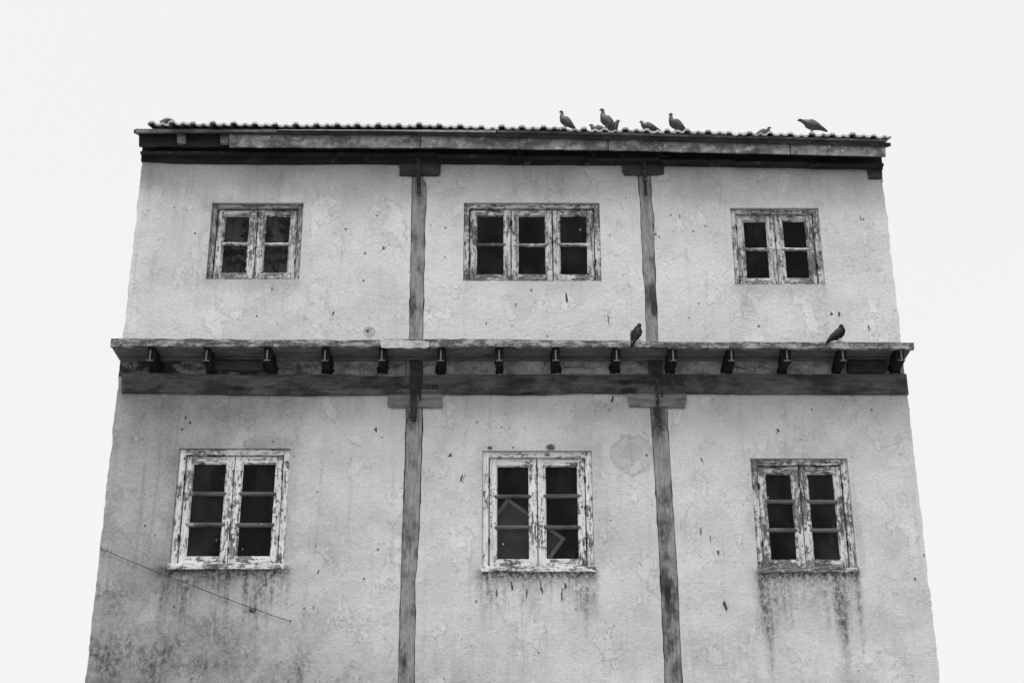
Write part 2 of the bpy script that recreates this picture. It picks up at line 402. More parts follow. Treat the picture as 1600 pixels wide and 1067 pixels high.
def plate(bm, outer, holes, yf, yb, mi=0):
    """flat slab between yf (front) and yb with an outline and holes given as (x, z)"""
    loops = [outer] + list(holes)
    flat = [p for l in loops for p in l]
    tris = tessellate_polygon([[Vector((p[0], p[1], 0)) for p in l] for l in loops])
    F = [bm.verts.new((p[0], yf, p[1])) for p in flat]; B = [bm.verts.new((p[0], yb, p[1])) for p in flat]
    for t in tris:
        if len(set(t)) < 3: continue
        for V in (F, B):
            try: bm.faces.new([V[i] for i in t]).material_index = mi
            except ValueError: pass
    k = 0
    for l in loops:
        n = len(l)
        for i in range(n):
            a, b = k + i, k + (i + 1) % n
            try: bm.faces.new((F[a], F[b], B[b], B[a])).material_index = mi
            except ValueError: pass
        k += n
def strip(bm, top, bot, yf, yb, mi=0):
    plate(bm, list(top) + list(reversed(bot)), [], yf, yb, mi)
def rectp(x0, x1, z0, z1): return [(x0, z0), (x1, z0), (x1, z1), (x0, z1)]
def tube(bm, P, r, seg=8, mi=0, cap=True):
    rings = []
    for i, p in enumerate(P):
        p = Vector(p); d = (Vector(P[min(i + 1, len(P) - 1)]) - Vector(P[max(i - 1, 0)])).normalized()
        u = d.orthogonal().normalized() if i == 0 else (rings_u - d * rings_u.dot(d)).normalized()
        rings_u = u; v = d.cross(u); rr = r[i] if isinstance(r, (list, tuple)) else r
        rings.append([bm.verts.new(p + (u * math.cos(a) + v * math.sin(a)) * rr) for a in [2 * math.pi * k / seg for k in range(seg)]])
    for a, b in zip(rings, rings[1:]):
        for k in range(seg): bm.faces.new((a[k], a[(k + 1) % seg], b[(k + 1) % seg], b[k])).material_index = mi
    if cap:
        bm.faces.new(list(reversed(rings[0]))).material_index = mi; bm.faces.new(rings[-1]).material_index = mi

# ------------------------------------------------------------------ ground
bm = bmesh.new()
N = 40
for i in range(N + 1):
    for j in range(N + 1):
        x, y = (i / N - .5) * 2, (j / N - .5) * 2
        bm.verts.new((math.copysign(abs(x) ** 2.2, x) * 1200, math.copysign(abs(y) ** 2.2, y) * 1200, 0))
bm.verts.ensure_lookup_table()
for i in range(N):
    for j in range(N):
        a = i * (N + 1) + j; bm.faces.new([bm.verts[k] for k in (a, a + N + 1, a + N + 2, a + 1)])
tag(link('ground', bm, M['ground']), kind='structure')

# ------------------------------------------------------------------ the house
HOUSE = empty('old_house')
tag(HOUSE, 'old two toned plastered house with timber posts, tiled roof and six worn windows', 'house')
XL = at(222, 255)[0]; XR = at(1377, 262)[0]; YB = 8.0
PROJ = .44                                       # how far the floor slab sticks out
slab_bot_f = at(785, 541, -PROJ)[1]; slab_top_f = at(785, 529.5, -PROJ)[1]
eave_top = 12.55

# posts: edges read down each side
POSTS = {
    'UA': ([(644, 262), (644.5, 276), (643.5, 330), (642, 418), (641, 470), (640, 529), (639.7, 537)], [(658, 262), (659, 277), (664, 288), (666, 297), (665.5, 328), (663.5, 345), (662.5, 400), (661.5, 470), (660, 529), (659.7, 537)]),
    'UB': ([(997, 262), (997.5, 274), (999.6, 304), (1002, 340), (1003.2, 380), (1005, 418), (1008.6, 460), (1011, 532), (1011.3, 540)], [(1016, 262), (1016.5, 280), (1017, 310), (1021.5, 340), (1021.5, 388), (1023, 418), (1025, 470), (1027.5, 532), (1027.8, 540)]),
    'LA': ([(635, 556), (634.6, 637), (635, 662), (632.5, 765), (628.6, 846), (625.6, 960), (622, 1100), (612, 1560)], [(660, 556), (659.5, 637), (659.5, 662), (656.5, 750), (655, 810), (652, 870), (648, 905), (648.4, 960), (646, 1100), (640, 1560)]),
    'LB': ([(1013, 556), (1016.4, 637), (1018.5, 662), (1026, 780), (1031, 870), (1035, 960), (1041, 1100), (1058, 1560)], [(1038, 556), (1041.6, 637), (1042.5, 662), (1050, 780), (1056, 870), (1060.5, 960), (1067, 1100), (1085, 1560)]),
}
GAP = .008
def side(lst, seed, amp=.005):
    w = pts(lst)
    return wob(w, .07, amp, closed=False, seed=seed, sc=5)
SIDES = {k: (side(l, i * 3.1, .0035), side(r, i * 3.1 + 1.7, .0045)) for i, (k, (l, r)) in enumerate(POSTS.items())}
def clip_down(line, z): return [p for p in line if p[1] > z + .01] + [(line[-1][0], z)]
zlow = 0.0
for k in ('LA', 'LB'):
    l, r = SIDES[k]; SIDES[k] = (clip_down(l, zlow), clip_down(r, zlow))

def shift(line, d):
    out = []
    for x, z in line:
        k = noise.noise(Vector((x * 2, z * 4.5, 3.3))) + .5 * noise.noise(Vector((x * 2, z * 15, 8.3)))
        out.append((x + d * (1 + 1.8 * max(0, k)), z))
    return out
def hole(k, m=0.0):
    x0, x1, z0, z1 = RECT[k]
    return wob(rectp(x0 - m, x1 + m, z0 - m, z1 + m), .15, .003, seed=hash(k) % 7)
def panel(top_z, bot_z, left, right, wk):
    """plaster between two posts: left / right are edge polylines running downwards"""
    l = [(left[0][0], top_z)] + [p for p in left if bot_z < p[1] < top_z] + [(left[-1][0], bot_z)]
    r = [(right[0][0], top_z)] + [p for p in right if bot_z < p[1] < top_z] + [(right[-1][0], bot_z)]
    bm = bmesh.new()
    x0, x1, z0, z1 = RECT[wk]
    plate(bm, l + list(reversed(r)), [rectp(x0, x1, z0, z1)], 0, .05)
    return link('plaster_panel', bm, M['wall'], HOUSE)
LEFT_EDGE = wob([(XL, 13), (XL, 0)], .06, .010, False, 21, 4); RIGHT_EDGE = wob([(XR, 13), (XR, 0)], .06, .010, False, 22, 4)
utz, ubz = eave_top - .25, slab_bot_f + .05
ltz, lbz = slab_bot_f + .09, 0.0
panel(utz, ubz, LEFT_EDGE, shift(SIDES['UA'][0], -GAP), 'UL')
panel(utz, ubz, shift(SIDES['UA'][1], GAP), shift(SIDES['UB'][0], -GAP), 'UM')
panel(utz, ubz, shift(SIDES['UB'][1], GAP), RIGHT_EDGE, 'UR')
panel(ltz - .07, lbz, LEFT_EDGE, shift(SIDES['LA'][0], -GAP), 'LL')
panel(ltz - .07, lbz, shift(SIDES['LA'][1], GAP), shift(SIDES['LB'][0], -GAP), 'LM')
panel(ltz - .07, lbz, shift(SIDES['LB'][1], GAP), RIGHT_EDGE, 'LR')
for k in SIDES:
    l, r = SIDES[k]; bm = bmesh.new()
    strip(bm, l, r, -.004 if k[0] == 'U' else -.008, .05)
    link('post', bm, M['post'], HOUSE)
# masonry core with window openings, side and back walls, floors
bm = bmesh.new()
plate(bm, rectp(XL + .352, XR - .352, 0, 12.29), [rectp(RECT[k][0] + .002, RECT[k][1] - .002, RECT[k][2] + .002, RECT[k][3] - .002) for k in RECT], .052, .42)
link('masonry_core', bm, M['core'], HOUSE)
RIDGE = eave_top + 4.3 * math.tan(math.radians(21.5))
for x0, x1 in ((XL, XL + .35), (XR - .35, XR)):
    bm = bmesh.new()
    vs = [(.052, 0), (YB, 0), (YB, eave_top - .05), (YB / 2, RIDGE - .25), (.052, 12.24)]
    A = [bm.verts.new((x0, y, z)) for y, z in vs]; B = [bm.verts.new((x1, y, z)) for y, z in vs]
    bm.faces.new(A); bm.faces.new(B)
    for i in range(5): bm.faces.new((A[i], A[(i + 1) % 5], B[(i + 1) % 5], B[i]))
    link('gable_wall', bm, M['wall'], HOUSE)
bm = bmesh.new(); box(bm, XL + .352, XR - .352, YB - .35, YB - .003, 0, eave_top - .05); link('rear_wall', bm, M['wall'], HOUSE)
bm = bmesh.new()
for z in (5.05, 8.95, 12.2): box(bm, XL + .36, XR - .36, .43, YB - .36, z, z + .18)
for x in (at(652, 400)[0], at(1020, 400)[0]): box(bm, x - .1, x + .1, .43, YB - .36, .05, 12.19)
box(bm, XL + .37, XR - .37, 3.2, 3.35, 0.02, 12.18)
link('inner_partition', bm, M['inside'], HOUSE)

# floor beam
TOPB = [(190, 583), (231, 583), (330, 584.5), (400, 586), (500, 585), (600, 587.5), (640, 587), (700, 584.5), (850, 585), (1000, 584.5), (1200, 584.3), (1369, 584), (1440, 584)]
BOTB = [(190, 613), (231, 613.5), (330, 615), (420, 617), (520, 617), (605, 616), (700, 615.5), (850, 616.5), (905, 613.5), (960, 614.5), (1070, 614.5), (1369, 615.5), (1440, 615.5)]
def clampx(P, a, b):
    P = [(min(max(x, a), b), z) for x, z in P]; out = []
    for p in P:
        if not out or (Vector(p) - Vector(out[-1])).length > .004: out.append(p)
    return out
bm = bmesh.new()
strip(bm, wob(clampx(pts(TOPB, -.035), XL - .01, XR + .01), .1, .006, False, 1), wob(clampx(pts(BOTB, -.035), XL - .01, XR + .01), .1, .004, False, 2), -.035, .049)
FB = link('floor_beam', bm, M['beam'], HOUSE)
# eave beam
EBOT = [(190, 251), (222, 251), (270, 254), (420, 256), (560, 255), (624, 256), (700, 255), (830, 256.5), (960, 257), (1040, 258), (1160, 260), (1280, 262), (1440, 264)]
bm = bmesh.new()
eb = wob(clampx(pts(EBOT, -.04), XL - .01, XR + .01), .1, .004, False, 3)
strip(bm, [(XL - .01, 12.30), (XR + .01, 12.30)], eb, -.04, .049)
link('eave_beam', bm, M['eave'], HOUSE)

# corbels
def quadpart(name, q, yf, yb, mat, parent=HOUSE, amp=.004, seed=0, step=.06):
    bm = bmesh.new(); plate(bm, wob(pts(q, yf), step, amp, seed=seed, sc=6), [], yf, yb)
    return link(name, bm, mat, parent)
quadpart('corbel', [(624, 254), (689, 254), (688, 270), (686, 274), (640, 274.5), (624, 274)], -.03, .049, M['corbel_dark'], seed=1)
quadpart('corbel', [(972, 256), (1038, 256), (1037.5, 271), (1030, 272.5), (1018, 273.5), (976, 273), (973, 268)], -.03, .049, M['corbel_dark'], seed=2)
quadpart('corbel', [(1355, 261), (1378, 261), (1378, 279), (1358, 279)], -.03, .049, M['corbel_dark'], seed=3)
quadpart('corbel', [(609, 615), (691, 615), (691, 636), (660, 636.5), (640, 636), (612, 637), (605.5, 633), (606, 621)], -.028, .049, M['corbel'], seed=4)
quadpart('corbel', [(979.5, 614), (1072, 615), (1072.5, 627), (1070, 637), (1020, 635.5), (984, 635)], -.028, .049, M['corbel'], seed=5)

# iron straps and cross bars, with bolts
def strap(q, yf, yb, seed, bolts=()):
    o = quadpart('iron_strap', q, yf, yb, M['iron'], amp=.004, seed=seed, step=.04)
    for b in bolts:
        x, z = at(b[0], b[1], yf); bm = bmesh.new()
        tube(bm, [(x, yf - .014, z), (x, yf - .004, z)], [.016, .022], 8); link('bolt', bm, M['iron'], o)
strap([(651, 236), (658, 236), (657.5, 305.5), (651, 305.5)], -.058, -.0405, 1, [(654, 250), (654, 286), (654, 300)])
strap([(1003.5, 243), (1010.5, 243), (1011.5, 304.5), (1006, 305.5)], -.058, -.0405, 2, [(1007, 262), (1008.5, 284), (1009, 300)])
strap([(963, 242), (1048, 242.5), (1048, 246.5), (963, 246)], -.052, -.0402, 3, [(966, 244), (1045, 244.5)])
strap([(615, 600), (684, 600.5), (684, 607), (615, 606)], -.050, -.0355, 4, [(620, 603), (679, 603.5)])
strap([(981, 592.5), (1000, 592), (1068, 593.5), (1069, 601.5), (1040, 599), (981, 597)], -.050, -.0355, 5, [(986, 594.5), (1062, 597.5)])
strap([(641.5, 587), (652, 587), (651.5, 651), (641, 651)], -.068, -.0505, 6, [(646, 612), (646, 628), (646, 642)])
strap([(643.5, 652), (650, 652), (650.5, 657), (643.5, 657.5)], -.045, -.0085, 7, [(647, 655)])
strap([(1023, 578), (1027, 578), (1032.5, 665), (1027.5, 665.5)], -.068, -.0505, 8, [(1026, 604), (1028, 628), (1030, 655)])
strap([(1033, 600), (1036, 600), (1036.5, 620), (1033.5, 620)], -.060, -.0505, 9)
strap([(654, 604), (658, 604), (657.5, 627), (654, 616)], -.045, -.0355, 10)
# dark stubs of the posts above the floor beam
quadpart('post_stub', [(640, 565), (652, 563.5), (658.5, 565), (660, 600), (641, 606)], -.049, .0, M['corbel_dark'], seed=8)
quadpart('post_stub', [(1015, 563), (1033, 563), (1034, 586), (1016, 586)], -.049, .0, M['corbel_dark'], seed=9)

# floor slab with its underside, fillet and steel joists
bm = bmesh.new()
topl = wob([(XL - .03, slab_top_f + .004)] + [at(px, py, -PROJ) for px, py in ((300, 529), (450, 531), (590, 531), (760, 530), (940, 532), (1040, 534), (1200, 534.5), (1369, 535))] + [(XR + .03, slab_top_f - .05)], .09, .006, False, 4, 4)
botl = wob([(XL - .03, slab_bot_f)] + [at(px, py, -PROJ) for px, py in ((300, 540.5), (450, 541), (590, 541), (760, 541), (940, 542), (1040, 543), (1200, 544), (1369, 544.5))] + [(XR + .03, slab_bot_f - .035)], .09, .004, False, 5, 4)
strip(bm, topl, botl, -PROJ, -PROJ + .06)
SLAB = link('floor_slab', bm, M['slab'], HOUSE)
bm = bmesh.new(); box(bm, XL - .025, XR + .025, -PROJ + .062, .051, slab_bot_f + .006, slab_bot_f + .075)
link('soffit', bm, M['soffit'], SLAB)
bm = bmesh.new(); plate(bm, wob(pts([(594, 530.5), (640, 532), (671, 533), (671, 541), (664, 544), (620, 543.5), (596, 543)], -PROJ - .015), .05, .008, seed=3, sc=8), [], -PROJ - .015, -PROJ - .001)
link('lime_patch', bm, M['lime'], SLAB)
bm = bmesh.new(); box(bm, XL, XR, -.07, -.001, slab_bot_f - .028, slab_bot_f + .004, bev=.004)
link('cove_strip', bm, M['soffit'], SLAB)
jx = [140, 233, 321, 416.5, 507, 596, 688.5, 780, 868.5, 964, 1052.5, 1144, 1231, 1318.5, 1410, 1500]
jz1 = slab_bot_f + .002; jz0 = at(785, 562.5, -PROJ)[1]
for i, px in enumerate(jx):
    x = at(px, 562, -PROJ)[0]
    if x < XL + .05 or x > XR - .05: continue
    bm = bmesh.new(); f = .042; t = .012; y0 = -PROJ + .03 + R.uniform(-.006, .006)
    box(bm, x - .006, x + .006, y0, .0, jz0 + t, jz1 - t)                     # web
    box(bm, x - f, x + f, y0, .0, jz0, jz0 + t); box(bm, x - f, x + f, y0, .0, jz1 - t, jz1 - .001)
    for q_ in range(3):                                                     # soot caked render round the web
        wl, wr = R.uniform(.036, .062), R.uniform(.036, .062); ya_ = y0 + .035 + q_ * .12
        box(bm, x - wl, x + wr, ya_, min(ya_ + .119, -.001), jz0 + t + .001 - R.uniform(0, .004), jz1 - .003, 0, .0, .004)
    # scraped outer ends
    box(bm, x - .010, x + .010, y0 - .006, y0 - .001, jz0 + t, jz1 - t - .03, 1); box(bm, x - f, x + f, y0 - .006, y0 - .001, jz0 - .001, jz0 + t, 1)
    j = link('joist', bm, [M['steel'], M['steel_edge']], SLAB)
    # mortar and soot packed round the joist where it enters the wall
    bm = bmesh.new(); c = x
    a_, b_, h_ = R.uniform(.045, .085), R.uniform(.045, .085), R.uniform(.05, .14)
    out = wob([(c - a_, jz0 - .015), (c + b_, jz0 - .015), (c + b_ * 1.1, jz0 + h_), (c + .035, jz1 - .03), (c - .03, jz1 - .02), (c - a_ * R.uniform(.7, 1.3), jz0 + h_ * .8)], .022, .016, seed=i * 1.3, sc=11)
    plate(bm, out, [], -.012, -.0005); link('joist_packing', bm, M['steel'], SLAB)
# dark planks jammed under the slab
for q in ([(325, 563.5), (412, 563.5), (411, 577), (370, 578), (345, 576.5), (328, 575)], [(1325, 565), (1386, 565.5), (1386, 580), (1326, 579.5)]):
    quadpart('packing_plank', q, -.10, -.013, M['corbel_dark'], SLAB, seed=q[0][0])

# ------------------------------------------------------------------ roof
PITCHR = math.radians(21.5); YE = -.38; TW = .2826
def eave_z(x):
    P = [at(200, 196, YE), at(656, 199.0, YE), at(960, 206.5, YE), at(1420, 217.5, YE)]
    if x <= P[0][0]: return P[0][1]
    for a, b in zip(P, P[1:]):
        if x <= b[0]: return a[1] + (b[1] - a[1]) * (x - a[0]) / (b[0] - a[0])
    return P[-1][1]
prof = [(0, .014), (.05, .030), (.10, .046), (.27, .048), (.31, .032), (.36, .012), (.46, .004), (.58, .006), (.63, .020), (.70, .028), (.77, .020), (.84, .006), (1.0, .010)]
bm = bmesh.new()
x_start = at(397.6, 192, YE)[0] - TW * .19
n0 = int((x_start - (XL - .12)) / TW); ROOFX0 = x_start - n0 * TW
ncol = int((XR + .14 - ROOFX0) / TW)
RL = (YB / 2 - YE) / math.cos(PITCHR); rows = int(RL / .33) + 1
for sidey in (1, -1):
    for c in range(ncol):
        for r_ in range(rows):
            x0 = ROOFX0 + c * TW + R.uniform(-.006, .006); lift = R.uniform(-.006, .016) + .02 ; tilt = R.uniform(-.05, .05)
            s0 = r_ * .33 + R.uniform(-.03, .02); s1 = s0 + .40; s1 = min(s1, RL + .02)
            rr = 1 - r_ / rows
            A = []
            for s, dz in ((s0, lift), (s1, lift - .018)):
                y = YE + s * math.cos(PITCHR); 
                if sidey < 0: y = YB - y
                top, bot = [], []
                for u, h in prof:
                    x = x0 + u * (TW + .01)
                    z = eave_z(x) * rr + (1 - rr) * 12.62 + s * math.sin(PITCHR) + dz + h + tilt * (u - .5) * .3
                    top.append(bm.verts.new((x, y, z))); bot.append(bm.verts.new((x, y, z - (.028 if r_ == 0 and s == s0 else .016))))
                A.append((top, bot))
            for k in range(len(prof) - 1):
                (t0, b0), (t1, b1) = A
                bm.faces.new((t0[k], t0[k + 1], t1[k + 1], t1[k])); bm.faces.new((b0[k], b1[k], b1[k + 1], b0[k + 1]))
                bm.faces.new((t0[k], b0[k], b0[k + 1], t0[k + 1]))
            (t0, b0), (t1, b1) = A
            bm.faces.new((t0[0], t1[0], b1[0], b0[0])); bm.faces.new((t0[-1], b0[-1], b1[-1], t1[-1]))
ROOF = link('roof', bm, M['tile'], HOUSE)
bm = bmesh.new()
for a, b in ((YE + .05, YB / 2), (YB - YE - .05, YB / 2)):
    za, zb = eave_top - .02, eave_top - .02 + (YB / 2 - YE) * math.tan(PITCHR)
    n = 12; vr = []
    for i in range(n + 1):
        x = XL - .07 + (XR - XL + .14) * i / n
        vr.append([bm.verts.new((x, a, eave_z(x) - .035)), bm.verts.new((x, b, zb)), bm.verts.new((x, a, eave_z(x) - .09)), bm.verts.new((x, b, zb - .06))])
    for p, q in zip(vr, vr[1:]):
        bm.faces.new((p[0], q[0], q[1], p[1])); bm.faces.new((p[2], p[3], q[3], q[2])); bm.faces.new((p[0], p[2], q[2], q[0]))
    for p in (vr[0], vr[-1]): bm.faces.new((p[0], p[1], p[3], p[2]))
link('roof_boarding', bm, M['eave'], ROOF)
bm = bmesh.new()
for i in range(30):
    x = ROOFX0 + .05 + i * .36
    if x > XR - .1: break
    tube(bm, [(x, YB / 2, RIDGE + .14), (x + .38, YB / 2, RIDGE + .16)], [.12, .13], 10)
link('ridge_tile', bm, M['tile'], ROOF)

YF = -.30
def fascia(name, top, bot, mat, yf=YF, yb=YF + .025, seed=0, amp=.003):
    bm = bmesh.new(); strip(bm, wob(pts(top, yf), .1, amp, False, seed), wob(pts(bot, yf), .1, amp, False, seed + 4), yf, yb)
    return link(name, bm, mat, ROOF)
fascia('fascia_board', [(358, 205), (500, 205.5), (656, 206)], [(358.5, 230), (500, 230.5), (656.2, 231)], M['fascia'], seed=1)
fascia('fascia_board', [(657.5, 206), (800, 207), (949, 210)], [(657.5, 231), (800, 232.5), (949.5, 234.5)], M['fascia'], seed=2)
fascia('fascia_board', [(951, 210.5), (1100, 214.5), (1233, 218)], [(951, 234.5), (1100, 238), (1234.5, 241)], M['fascia'], seed=3)
fascia('fascia_board', [(1234.5, 218), (1320, 220), (1383, 221.3)], [(1236, 241), (1320, 243), (1384, 244.7)], M['fascia'], seed=4)
# lipped batten along the top of the fascia
fascia('eave_batten', [(212, 201.5), (433, 202.5)], [(212, 207.5), (433, 206.2)], M['corbel'], YF - .035, YF - .002, 5, .004)
fascia('eave_batten', [(434.5, 202.5), (656, 203), (775, 203.5)], [(434.5, 205.6), (656, 206.2), (775, 206.8)], M['lime'], YF - .03, YF - .002, 6, .002)
fascia('eave_batten', [(776.5, 203.5), (960, 206.5), (1150, 211.5)], [(776.5, 206.8), (960, 210.5), (1150, 215.5)], M['corbel'], YF - .03, YF - .002, 7, .002)
fascia('eave_batten', [(1151, 212), (1386, 217.7)], [(1151, 215.5), (1386, 221)], M['corbel'], YF - .03, YF - .002, 8, .002)
# soffit between fascia and beam, and the bared rafter blocks at the left where the fascia is lost
bm = bmesh.new(); zs = at(785, 229, YF)[1]
n = 10
for i in range(n):
    xa = XL + (XR - XL) * i / n; xb = XL + (XR - XL) * (i + 1) / n
    box(bm, xa, xb - .003, YF + .15, -.041, eave_z((xa + xb) / 2) - .30, eave_z((xa + xb) / 2) - .27)
link('eave_soffit', bm, M['eave'], ROOF)
for q in ([(277, 209), (290, 209.5), (290, 224), (277, 223)], [(344, 208), (357.5, 208), (357, 223.5), (344.5, 223.5)]):
    quadpart('rafter_block', q, YF + .03, YF + .085, M['corbel'], ROOF, seed=q[0][0], amp=.003)
fascia('rafter_rail', [(217, 207), (290, 207), (357, 207)], [(217, 228), (290, 229), (357, 228)], M['eave'], YF + .09, YF + .13, 9, .006)

# ------------------------------------------------------------------ windows
def window(k, label, mats, sill=False, fm=None, barm=None, askew=0.0):
    x0, x1, z0, z1 = RECT[k]; nc, nr = WIN[k][1], WIN[k][2]
    MV, MH = mats; upper = k[0] == 'U'
    W_, H_ = x1 - x0, z1 - z0; fw = .072 if upper else .082; ft = .068 if upper else .078
    loc = (x0, 0, z0); F = .040 if upper else .030     # frame face, behind the plaster face
    bm = bmesh.new()
    box(bm, 0.003, fw, F, .20, .003, H_ - .003, 0, .004, .002); box(bm, W_ - fw, W_ - .003, F, .20, .003, H_ - .003, 0, .004, .002)
    box(bm, fw - .002, W_ - fw + .002, F + .002, .16, H_ - ft, H_ - .003, 1, .004, .002)
    bsill = .035 if upper else .060
    if sill: box(bm, -.012, W_ + .012, -.016, .16, -.012, bsill - .004, 1, .006, .004)
    else: box(bm, fw - .002, W_ - fw + .002, F + .002, .16, .003, bsill, 1, .004, .002)
    win = link('window', bm, fm or [MV, MH], HOUSE, loc); win['label'] = label
    ax0, ax1, az0, az1 = fw + .006, W_ - fw - .006, bsill + .006, H_ - ft - .008
    cw = (ax1 - ax0) / nc
    stl = .098 if upper else .092; top = .080 if upper else .092; btm = .095 if upper else .105
    for c in range(nc):
        a, b = ax0 + c * cw + .006, ax0 + (c + 1) * cw - .006
        yf = F + .034 + R.uniform(-.004, .004); yb = yf + .035
        bm = bmesh.new()
        L = stl * (.9 if c == 0 else 1.0); Rr = stl * (.9 if c == nc - 1 else 1.0)
        if nc == 3: L, Rr = (.085, .085)
        box(bm, a, a + L, yf, yb, az0, az1, 0, .004, .003); box(bm, b - Rr, b, yf, yb, az0, az1, 0, .004, .003)
        box(bm, a + L - .001, b - Rr + .001, yf + .002, yb, az1 - top, az1 - .002, 1, .004, .002)
        box(bm, a + L - .001, b - Rr + .001, yf + .002, yb, az0 + .002, az0 + btm, 1, .004, .002)
        # rebate lip round the glass
        lip = .012; ya, yc = yf + .014, yb
        box(bm, a + L, a + L + lip, ya, yc, az0 + btm, az1 - top, 0); box(bm, b - Rr - lip, b - Rr, ya, yc, az0 + btm, az1 - top, 0)
        box(bm, a + L + lip, b - Rr - lip, ya, yc, az1 - top - lip, az1 - top - .001, 1)
        cs = link('casement', bm, [MV, MH], win)
        if askew and c == 1: cs.rotation_euler = (0, 0, math.radians(-askew)); cs.location = (math.sin(0), .0, 0)
        gz0, gz1 = az0 + btm, az1 - top
        for r_ in range(1, nr):
            zc = gz0 + (gz1 - gz0) * r_ / nr + R.uniform(-.004, .004); hb = .024 if upper else .028
            bm = bmesh.new()
            n = 8; xs = [a + L - .022 + (b - Rr + .022 - (a + L - .022)) * i / n for i in range(n + 1)]
            rings = []
            for x in xs:
                d = noise.noise(Vector((x * 9, c + r_ * 5.1, x0))) * .004
                rings.append([bm.verts.new((x, y, z + d)) for y, z in ((yf - .004, zc - hb * .55), (yf - .004, zc + hb * .45), (yf + .012, zc + hb), (yb, zc + hb), (yb, zc - hb), (yf + .012, zc - hb))])
            for p, q in zip(rings, rings[1:]):
                for i in range(6): bm.faces.new((p[i], p[(i + 1) % 6], q[(i + 1) % 6], q[i]))
            bm.faces.new(rings[0]); bm.faces.new(rings[-1])
            m_ = barm if barm else MH
            if upper and k == 'UM' and c == 0: m_ = M['bar']
            link('glazing_bar', bm, m_, win)
        bm = bmesh.new()
        vs = [bm.verts.new(p) for p in ((a + L - .01, yb - .012, gz0 - .01), (b - Rr + .01, yb - .012, gz0 - .01), (b - Rr + .01, yb - .012, gz1 + .01), (a + L - .01, yb - .012, gz1 + .01))]
        bm.faces.new(vs); g_ = bmesh.ops.extrude_face_region(bm, geom=list(bm.faces)); bmesh.ops.translate(bm, verts=[v for v in g_['geom'] if isinstance(v, bmesh.types.BMVert)], vec=(0, .003, 0))
        link('glass_pane', bm, M['glass'], win)
    for hz in (H_ * .25, H_ * .76):
        for hx in ((fw + .001, W_ - fw - .001) if nc < 3 else (fw + .001, W_ - fw - .001, ax0 + cw)):
            if R.random() < .25: continue
            bm = bmesh.new(); tube(bm, [(hx, F + .006, hz - .04), (hx, F + .006, hz + .04)], .009, 8); box(bm, hx - .018, hx + .018, F + .010, F + .016, hz - .032, hz + .032)
            link('hinge', bm, M['steel'], win)
    return win
window('UL', 'two-leaf window with flaking grey paint, leafy shapes behind its glass', (M['pv'], M['ph']), fm=[M['fv'], M['fh']])
window('UM', 'wide three-leaf window with flaking paint', (M['pv'], M['ph']))
window('UR', 'two-leaf window with worn lower rails in the right bay of the top storey', (M['pv'], M['ph']))
window('LL', 'white chipped window of six panes above dark grime', (M['qv'], M['qh']), True, barm=M['bar'])
window('LM', 'white speckled window of six panes with a leaning frame behind the glass', (M['qv'], M['qh']), True, barm=M['bar'])
window('LR', 'badly rotten narrow window of six panes', (M['wv'], M['wh']), True, barm=M['bar'])

# ------------------------------------------------------------------ marks on the plaster
marks = [(540, 358, 3, 3), (599, 388, 5, 4), (673, 351, 2, 2), (696, 356, 3, 2), (575, 517, 5, 3), (521, 489, 3, 4), (886, 467, 3, 12), (951, 501, 1.5, 10), (1024, 366, 4, 3), (1062, 338, 2, 3),
         (1083, 361, 2.5, 2), (587, 670, 4, 6), (703, 711, 4, 4), (721, 746, 4, 7), (1122, 862, 4, 6), (1133, 945, 5, 9), (1216, 672, 3, 5), (1299, 490, 3, 5), (1311, 490, 4, 5), (1345, 341, 1.5, 6),
         (1358, 512, 1.5, 9), (957, 623, 4, 6), (425, 452, 1.5, 5), (830, 453, 2, 3), (806, 477, 2, 3), (760, 505, 2, 2), (1165, 573, 2, 2), (855, 525, 2, 2), (1096, 718, 2, 5), (497, 893, 2, 5),
         (1095, 830, 2, 6), (1110, 840, 1.5, 5), (475, 950, 3, 2), (490, 948, 2, 4), (394, 954, 9, 4), (385, 424, 2, 2), (640, 425, 2, 3), (297, 660, 4, 3), (290, 652, 2, 3), (285, 670, 3, 3),
         (760, 895, 5, 2), (776, 927, 2.5, 8), (800, 915, 3, 9), (823, 925, 2.5, 10), (846, 918, 3, 13), (878, 928, 2, 12), (884, 915, 3, 6), (952, 640, 1.5, 3), (695, 402, 2, 2), (1030, 370, 2, 2), (953, 367, 2, 2)]
bm = bmesh.new()
for px, py, rw, rh in marks:
    cx0, cz0 = at(px, py, -.003); sat = [(0, 0, 1)] + [(R.uniform(-1.2, 1.2) * rw / 112, R.uniform(-1.3, 1.3) * rh / 112, R.uniform(.12, .35)) for _ in range(R.randint(0, 3))]
    lean = R.uniform(-.25, .25)
    for ox_, oz_, k_ in sat:
        cx, cz = cx0 + ox_, cz0 + oz_; n = 13; vs = []; ph = R.uniform(0, 9)
        for i in range(n):
            a = 2 * math.pi * i / n; rr = (.55 + .45 * noise.noise(Vector((math.cos(a) * 1.3, math.sin(a) * 1.3, ph))) + R.uniform(-.22, .22)) / 112 * k_
            vs.append((cx + math.cos(a) * rw * rr * .85 + math.sin(a) * rh * rr * lean, cz + math.sin(a) * rh * rr * 1.1))
        plate(bm, vs, [], -.004, .0005)
def crack(P, w=.006, Y=-.004):
    P = pts(P, Y); Q = wob(P, .03, .010, False, P[0][0] * 7, 9)
    top = [(x, z + w * R.uniform(.25, 1)) for x, z in Q]; bot = [(x, z - w * R.uniform(.25, 1)) for x, z in Q]
    strip(bm, top, bot, Y, -.0005)
crack([(603, 577), (612, 574), (628, 569), (640, 567)]); crack([(660, 575), (668, 570), (680, 568)])
crack([(1145, 574), (1155, 572), (1163, 576), (1172, 571), (1180, 576), (1190, 572), (1200, 576), (1208, 573)], .007)
